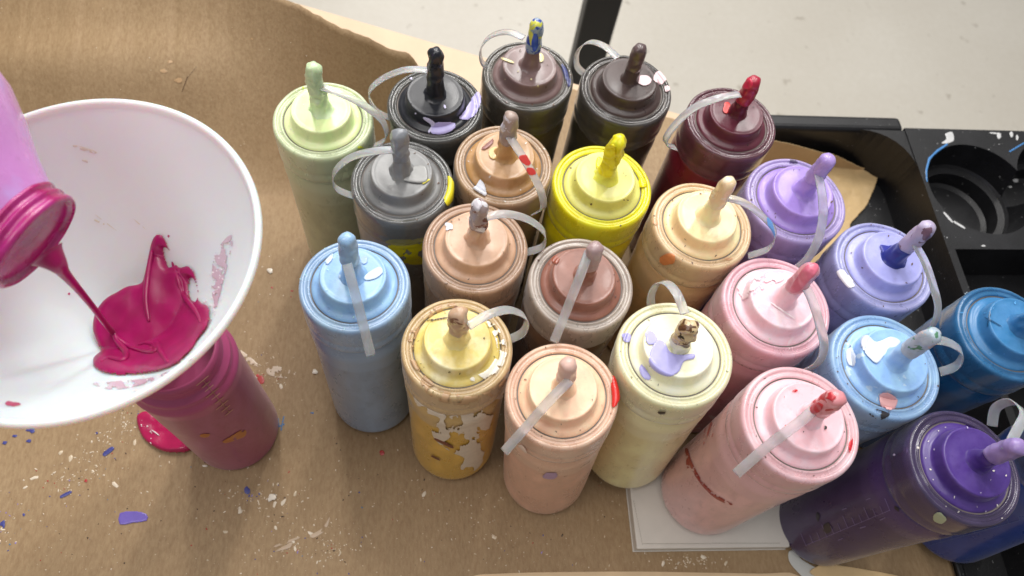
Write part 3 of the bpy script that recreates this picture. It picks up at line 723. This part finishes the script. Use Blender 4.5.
for i in range(n):
    t = i / (n - 1); R.append(.0052 * (1 - t) ** 5 + .0012 * math.exp(-((t - .30) / .1) ** 2) * 0 + .0018 * (1 - t) ** 2 + .0010 + .0005 * t)
V, Fc = tube(C, R, 14)
st = mk('paint_stream', V, Fc, wet); tagit(st, 'thin stream of magenta paint falling from the tipped bottle into the funnel', 'paint')

mouth = atd(38, 243, SZ - .002)
bend = atd(-100, 160, SZ - .015)
ax = (mouth - bend).normalized()
PB = dense([(0, -.17), (.050, -.17), (.055, -.166), (.063, -.16), (.062, -.095), (.0600, -.078), (.0545, -.064), (.0450, -.050), (.0340, -.036), (.0285, -.0275), (.0262, -.0240),
            (.0252, -.022)], .003)
PN = dense([(.0245, -.0225), (.0256, -.0212), (.0262, -.0195), (.0256, -.0178), (.0245, -.0170), (.0244, -.0135), (.0256, -.0122), (.0258, -.0108), (.0246, -.0095), (.0243, -.0062), (.0254, -.0048), (.0256, -.002), (.0250, 0), (.0240, .0004), (.0228, -.0012), (.0224, -.0035), (.0216, -.0050), (.012, -.0055), (0, -.0058)], .0015)
q_ = ax.to_track_quat('Z', 'Y').to_matrix().to_4x4() @ Matrix.Scale(.97, 4); q_.translation = mouth
pb = empty('paint_bottle', q_, 'violet pink bottle with a magenta neck tipped over the funnel from the left edge', 'bottle')
V, Fc = lathe([(a, c + .0105) for a, c in PB], 96)
mk('bottle_body', V, Fc, plastic('violet_bottle', (206, 142, 206), (196, 164, 226), .3, .35, 0, None, .6, .4, None, 41), pb)
V, Fc = lathe([(a, c * .56) for a, c in PN], 96, lambda p: p * (1 + .012 * noise.noise(p * 120)))
mk('neck', V, Fc, plastic('magenta_neck', (158, 10, 92), (176, 44, 132), .25, .2, 0, None, .6, .6, None, 42), pb)

# ------------------------------------------------------------------ marks on the paper
def onpaper(polys, col, T=.0004, **kw): return splash(polys, PT, paint(col, kw.pop('gloss', .4)), T, **kw)
onpaper([[(120, 513), (135, 511), (147, 514), (147, 521), (133, 523), (120, 525)]], (112, 92, 186), .0006, smooth=2, name='paint_flake', label='flat purple flake')
onpaper([[(137, 420), (141, 413), (151, 412), (170, 424), (192, 440), (190, 452), (168, 453), (152, 446), (142, 436)]], (176, 16, 80), .004, D=4, name='paint_puddle', lump=.8, gloss=.2)
onpaper([blobp(172, 449, 5, 2.5)], (40, 20, 26), .0045, name='paint_splash')
polys = [blobp(141 + 2.2 * math.cos(k) + k * 1.5, 420 + k * 2.2 + random.gauss(0, 2), random.uniform(.7, 1.4)) for k in range(14)] + [blobp(157, 434, 6, 1.2, .2, .6)]
o = onpaper(polys, (240, 220, 224), .0046, name='paint_speckle', D=1, step=.4, together=True); tagit(o, kind='stuff')
onpaper([[(230, 345), (238, 348), (252, 358), (262, 368), (254, 366), (246, 364), (242, 372), (238, 360)], [(266, 370), (274, 366), (290, 370), (284, 378), (270, 376)]], (206, 184, 160), .0003, name='paint_smear', ragged=(8, 2, -.25))
onpaper([blobp(261, 380, 4, 4.5), blobp(382, 453, 3, 3, .15), blobp(258, 376, 2), blobp(48, 481, 1.2), blobp(86, 481, 2), blobp(272, 288, 1.3), blobp(292, 291, 2, 1, .2), blobp(291, 297, 1)], (178, 34, 34), name='paint_splash')
onpaper([strokep((278, 418), (279, 427), 2), strokep((278, 427), (285, 424), 2), strokep((284, 416), (281, 431), 1.8), blobp(312, 413, 2.5, 1.2)], (60, 110, 160), .0003, smooth=0, name='paint_splash')
onpaper([blobp(31, 430, 5, 3), blobp(5, 443, 3, 2), blobp(15, 436, 3, 1.5), blobp(29, 441, 3, 2), strokep((61, 497), (71, 492), 3), strokep((104, 455), (113, 448), 4), blobp(97, 433, 1.4), blobp(247, 490, 3, 4, .3), blobp(24, 515, 2, 2), blobp(3, 524, 3, 4)], (62, 66, 140), .0005, name='paint_splash')
onpaper([[(275, 552), (290, 548), (292, 542), (285, 545), (278, 549)], strokep((276, 546), (298, 538), 2.5), [(310, 535), (322, 528), (330, 516), (326, 530), (314, 538)]], (190, 166, 140), .0002, name='paint_smear', ragged=(7, 3, -.3))
onpaper([blobp(164, 71, 3.5, 2.5), blobp(170, 62, 3, 2), blobp(178, 80, 4, 3), blobp(252, 39, 1.5), blobp(196, 300, 1)], (196, 160, 118), .0002, name='paint_smear')
onpaper([strokep((182, 92), (188, 76), 1.2), strokep((186, 80), (197, 66), 1.0)], (84, 58, 34), .0002, smooth=0, name='paper_scuff')
onpaper([blobp(270, 271, 3.2, 3, .12), blobp(272, 498, 4.5, 4), blobp(205, 466, 3, 1.5), blobp(315, 372, 3)], (236, 226, 210), .0012, name='paint_splash')
# uncountable tiny flecks
cols = [(228, 214, 192), (214, 196, 168), (60, 44, 34), (54, 70, 150), (176, 44, 40), (60, 130, 170), (150, 130, 200)]
mats = [paint(c, .45) for c in cols]
V, Fc, mi = [], [], []
def fleck(u, v_, r, mi_, el=1.0):
    loc, nor, _, _ = PT.bvh.ray_cast(CAM, ray(u, v_).normalized())
    if loc is None: return
    r = r * .00062; a0 = random.random() * 6.28; ns = 7; base = len(V); e = el
    ca, sa = math.cos(a0), math.sin(a0)
    for z, k in ((.00002, 1.0), (.00035, .6)):
        for i in range(ns):
            a = 6.283 * i / ns; rr = r * k * random.uniform(.65, 1.3); x, y = rr * math.cos(a) * e, rr * math.sin(a)
            V.append(loc + Vector((x * ca - y * sa, x * sa + y * ca, z)))
    for i in range(ns): Fc.append((base + i, base + (i + 1) % ns, base + ns + (i + 1) % ns, base + ns + i)); mi.append(mi_)
    Fc.append(tuple(base + ns + i for i in range(ns))); mi.append(mi_)
def cluster(u, v_, su, sv, n, w=(8, 4, .6, .4, .4, .1, .1), r=(.2, 1.0), ang=0):
    for _ in range(int(n * .75)):
        if random.random() < .025: fleck(u + random.gauss(0, su), v_ + random.gauss(0, sv), random.uniform(1.6, 2.8), random.choice((0, 0, 1)), 1.8); continue
        a, c = random.gauss(0, su), random.gauss(0, sv)
        fleck(u + a * math.cos(ang) - c * math.sin(ang), v_ + a * math.sin(ang) + c * math.cos(ang), random.uniform(*r) ** 1.3, random.choices(range(7), w)[0], random.choice((1, 1, 1.6, 2.4)))
cluster(100, 450, 46, 10, 230, ang=-.8); cluster(128, 420, 12, 12, 110); cluster(70, 480, 18, 8, 80)
cluster(255, 370, 18, 14, 90); cluster(270, 380, 10, 5, 60); cluster(265, 500, 22, 12, 130); cluster(310, 540, 30, 14, 160); cluster(330, 550, 10, 7, 70)
cluster(250, 300, 22, 45, 70, r=(.3, .9)); cluster(5, 525, 8, 14, 40, (2, 2, 1, 4, .5, 1, 3)); cluster(250, 495, 6, 4, 30, (1, 1, 1, 4, .1, .1, .1))
cluster(690, 562, 16, 4, 110, (8, 3, 0, 0, 0, 0, 0)); cluster(520, 545, 60, 14, 70); cluster(430, 510, 50, 25, 60, r=(.3, .9))
for _ in range(420): fleck(random.uniform(0, 620), random.uniform(400, 576), random.uniform(.25, .9), random.choices(range(7), (6, 6, 2, .5, .6, .2, .3))[0], random.choice((1, 1.5, 2)))
for _ in range(110): fleck(random.uniform(0, 400), random.uniform(0, 400), random.uniform(.25, .75), random.choices(range(7), (6, 6, 1, .2, .3, .1, .1))[0])
fk = mk('paint_fleck', V, Fc, mats, paper, True, mi); tagit(fk, kind='stuff')

# ------------------------------------------------------------------ white board, craft stick, paper strip
bw = simple('board_white', (216, 210, 200), .5, (200, .1, .0004), .05, 40)
cs = [at(628, 470, .0115), at(637, 549, .0115), at(790, 547, .0115), at(778, 452, .0115)]
V, Fc = [], []
for z in (.0008, .0115):
    for c in cs: V.append(Vector((c.x, c.y, z)))
bd = mk('board', V, [(3, 2, 1, 0)[::-1], (4, 5, 6, 7), (0, 1, 5, 4), (1, 2, 6, 5), (2, 3, 7, 6), (3, 0, 4, 7)], bw, None, False)
bd.data.flip_normals() if False else None
bevel(bd, .0008); tagit(bd, 'off-white flat board under the pale pink bottle', 'board')
splash([strokep((633.5, 500), (642.5, 545), 1), strokep((642.5, 544), (780, 543), 1)], Target(V, [(4, 5, 6, 7)], Matrix.Identity(4), bd), paint((170, 164, 152)), .00015, 1, .5, 'border_line', smooth=0)

def slab(name, poly, z0, z1, mat, label, cat, tilt=0, n=6):
    P = [at(u, v_, z1) for u, v_ in poly]; P = catmull(P, n, True) if n else P
    k = len(P); V = [Vector((p.x, p.y, z0)) for p in P] + [Vector((p.x, p.y, z1)) for p in P]
    Fc = [tuple(range(k))[::-1], tuple(range(k, 2 * k))] + [(i, (i + 1) % k, k + (i + 1) % k, k + i) for i in range(k)]
    o = mk(name, V, Fc, mat, None, False); bevel(o, .0004, 2); return tagit(o, label, cat)
slab('plastic_lid_tab', [(789, 552), (794, 551), (803, 560), (815, 567), (824, 572), (828, 584), (812, 584), (800, 574), (790, 562)], .0009, .0022, simple('pale_plastic', (206, 206, 200), .35, None, .05), 'pale rounded plastic tab peeking out below the purple bottle', 'scrap')
slab('craft_stick', [(812, 574), (818, 566), (830, 564), (880, 572), (905, 578), (905, 586), (850, 586)], .0025, .0040, simple('pale_wood', (222, 190, 140), .55, (150, .2, .0004), .08, 60), 'flat pale wooden stick by the foot of the purple bottle', 'stick', n=5)
slab('paper_strip', [(470, 577.5), (500, 573.5), (560, 572), (640, 571.5), (700, 572.5), (760, 573.5), (796, 574.5), (796, 600), (460, 600)], .0010, .0014, simple('pale_paper', (216, 188, 150), .6, None, .05), 'pale paper edge running along the bottom of the picture', 'paper', n=4)

# ------------------------------------------------------------------ black tray
m, nt, b = newmat('tray_plastic')
n1 = tex(nt, 700, 2, .5); n2 = tex(nt, 18, 4, .7)
o1 = mixc(nt, ramp(nt, n2, .45, .7, 0, .5), (.006, .006, .007, 1), (.022, .022, .025, 1))
n3 = tex(nt, 260, 3, .7); o1 = mixc(nt, ramp(nt, n3, .70, .73), o1, (.5, .5, .5, 1))
nt.links.new(o1, b.inputs['Base Color']); b.inputs['Roughness'].default_value = .42; bump(nt, b, n1, .35, .0006)
traym = m
XD, YB, HR = .4915, .4615, .06
tray = empty('paint_tray', Matrix.Translation((XD, YB, 0)), 'black plastic caddy tray with round cup wells at the right edge', 'tray')
def tp(name, geo, bw_=.002, par=None):
    o = mk(name, geo[0], geo[1], traym, par or tray, False)
    if bw_: bevel(o, bw_, 3)
    return o
XL = XR - XD; XB = .27 - XD
tp('tray_floor', box(XL, -.75, .0008, -.004, -.2605, .0022), 0)
tp('tray_floor', box(XB, -.26, .0008, -.004, -.006, .0022), 0)
tp('back_wall', box(XB, -.010, .0024, -.018, .008, HR), .005)
tp('left_lip', box(XL - .0005, -.75, .0024, XL + .006, -.40, .006), .0015)
def boolean(o, geo, name):
    c = mk(name, geo[0], geo[1], traym, None, False)
    c.hide_render = True
    md = o.modifiers.new('cut', 'BOOLEAN'); md.operation = 'DIFFERENCE'; md.object = c; md.solver = 'EXACT'
    return c
# block with wells, cut and then baked so that no helper objects remain
blk = mk('well_block', *box(-.018, -.70, .0024, .34, -.007, HR), traym, tray, False)
cutters = []
cw = at(980, 188, HR)
wx, wy = cw.x - XD, cw.y - YB
Vc, Fc_ = lathe([(0, .006), (.037, .006), (.041, .009), (.041, .026), (.0475, .027), (.0495, .030), (.0530, HR + .01), (0, HR + .01)], 96)
cutters.append(boolean(blk, ([Vector((p.x + wx, p.y + wy, p.z)) for p in Vc], Fc_), 'cut'))
cutters.append(boolean(blk, ([Vector((p.x + wx + .098, p.y + wy + .008, p.z)) for p in Vc], Fc_), 'cut'))
c0, c1 = at(955, 249, HR), at(1040, 330, HR)
g = box(c0.x - XD, c1.y - YB - .02, .008, c0.x - XD + .13, c0.y - YB, HR + .01)
cc = boolean(blk, g, 'cut'); cutters.append(cc)
g = box(c0.x - XD, c1.y - YB - .30, .008, c0.x - XD + .13, c1.y - YB - .035, HR + .01)
cutters.append(boolean(blk, g, 'cut'))
for c in cutters: c.parent = tray
bevel(blk, .0035, 4)
bpy.context.view_layer.update()
dg = bpy.context.evaluated_depsgraph_get()
me = bpy.data.meshes.new_from_object(blk.evaluated_get(dg))
blk.modifiers.clear(); blk.data = me
for c in cutters: bpy.data.objects.remove(c, do_unlink=True)
TM = Matrix.Translation((XD, YB, 0))
BT = Target([v.co for v in me.vertices], [tuple(p.vertices) for p in me.polygons], TM, blk)
# curved corner fillet between the back wall and the well block
P = []
for k in range(9):
    a = math.pi / 2 * k / 8; P.append((-.065 + .0475 * math.sin(a), -.057 + .0475 * math.cos(a)))
P += [(-.0175, -.0095)]
k = len(P); V = [Vector((x, y, z)) for z in (.0024, HR - .0012) for x, y in P]
tp('corner_fillet', (V, [tuple(range(k)), tuple(range(k, 2 * k))[::-1]] + [(i, (i + 1) % k, k + (i + 1) % k, k + i)[::-1] for i in range(k)]), 0)
def tpaint(polys, col, **kw): return splash(polys, BT, paint(col, .3), .0003, 1.5, .4, 'paint_splash', **kw)
tpaint([[(945, 134), (952, 132), (954, 140), (950, 143), (944, 144), (941, 143), (946, 139)], blobp(999, 136, 2, 3), blobp(1011, 135, 2, 3), strokep((990, 133), (1000, 134), 1.5), blobp(1017, 138, 1.5, 3), blobp(999, 144, .7), blobp(983, 246, 2.5, 1.2), strokep((944, 213), (952, 222), 2), strokep((954, 222), (964, 228), 2), blobp(1015, 181, 3, 2, .4), blobp(1010, 187, 2, 1)], (196, 196, 196))
tpaint([[(926, 182), (925, 170), (928, 158), (936, 150), (947, 143), (948, 145), (938, 152), (930, 160), (927, 172), (927.5, 182)], strokep((1009, 152), (1024, 143), 1.8)], (70, 130, 190), smooth=0)

# brown paper scrap inside the tray, crumpled
poly = [(700, 120), (770, 138), (815, 149), (880, 172), (868, 205), (850, 225), (852, 252), (830, 290), (760, 290), (690, 200)]
P = np.array(poly, float); lo, hi = P.min(0), P.max(0); V, Fc, idx = [], [], {}
xs_ = np.arange(lo[0], hi[0], .8); ys_ = np.arange(lo[1], hi[1], .8)
G = np.array([(x, y) for y in ys_ for x in xs_]); ins = inside(G, poly)
for k in range(len(G)):
    if ins[k]:
        wr = ray(*G[k]); h0 = max(.008, CAMH + (YB - .020) * wr.z / wr.y)
        p = at(G[k][0], G[k][1], h0); p.z = h0 - .0005 + .0045 * noise.noise(Vector((p.x * 30, p.y * 30, 9))) + .0012 * abs(noise.noise(Vector((p.x * 90, p.y * 90, 3))))
        idx[k] = len(V); V.append(p)
for k in idx:
    q = (k, k + 1, k + 1 + len(xs_), k + len(xs_))
    if all(j in idx for j in q): Fc.append(tuple(idx[j] for j in q)[::-1])
km = simple('tan_paper', (200, 170, 122), .6, (60, .4, .003), .14, 22)
scr = mk('paper_scrap', V, Fc, km); sd = scr.modifiers.new('t', 'SOLIDIFY'); sd.thickness = .0004
tagit(scr, 'crumpled brown paper scrap lying in the black tray behind the lavender bottle', 'paper')

# ------------------------------------------------------------------ black table leg standing on the floor behind
lm = simple('black_steel', (22, 22, 23), .5, (200, .2, .0005), .1, 40)
pc = atd(592, 40, 1.30)
leg = mk('table_leg', *box(-.029, -.020, -.75, .029, .020, -.03), lm, None, False)
leg.location = (pc.x, pc.y, 0); leg.rotation_euler = (0, 0, math.radians(-4)); bevel(leg, .004)
tagit(leg, 'black square metal table leg standing on the pale floor behind the bottles', 'table leg')

# ------------------------------------------------------------------ light
W = bpy.data.worlds.new('World'); S.world = W; W.use_nodes = True
bg = W.node_tree.nodes['Background']; bg.inputs[0].default_value = (.98, .98, 1, 1); bg.inputs[1].default_value = .29
def area(loc, tgt, size, power, col, sy=None):
    L = bpy.data.lights.new('area_light', 'AREA'); L.energy = power; L.color = col; L.shape = 'RECTANGLE'; L.size = size; L.size_y = sy or size
    o = bpy.data.objects.new('area_light', L); COL.objects.link(o); o.location = loc
    o.rotation_euler = (Vector(tgt) - Vector(loc)).to_track_quat('-Z', 'Y').to_euler(); return o
for lx, ly, lp in ((-.30, 1.55, 12), (.30, 1.65, 15), (.95, 1.35, 12)): area((lx, ly, 1.85), (.05, .25, 0), .16, lp, (1, .975, .94), .9)  # strip lamps added overhead as key, narrow for glints on the cap rings
area((.1, .55, 2.3), (0, .2, 0), 1.5, 20, (1, .98, .95))  # added broad overhead fill that softens the strip shadows
area((-.75, -.1, 1.7), (-.2, .2, .2), .6, 6, (1, .97, .95))  # added fill lamp at the left, whitens the funnel and pouring bottle
area((.2, 3.2, 1.6), (.3, 1.6, -.75), 1.8, 36, (1, .975, .94))  # unseen lamp added to brighten the floor

# ------------------------------------------------------------------ camera
cd = bpy.data.cameras.new('camera'); co = bpy.data.objects.new('camera', cd); COL.objects.link(co)
rt = Vector((EX.x, EY.x, EZ.x)); up = Vector((-EX.y, -EY.y, -EZ.y)); bk = Vector((-EX.z, -EY.z, -EZ.z))
Mc = Matrix((rt, up, bk)).transposed().to_4x4(); Mc.translation = CAM
co.matrix_world = Mc
cd.sensor_width = 36; cd.lens = F / 1024 * 36; cd.clip_start = .02; cd.clip_end = 50
cd.dof.use_dof = True; cd.dof.focus_distance = .47; cd.dof.aperture_fstop = 9
S.camera = co
S.view_settings.view_transform = 'Standard'; S.view_settings.look = 'None'; S.view_settings.exposure = 0; S.view_settings.gamma = 1
S.render.engine = 'CYCLES'
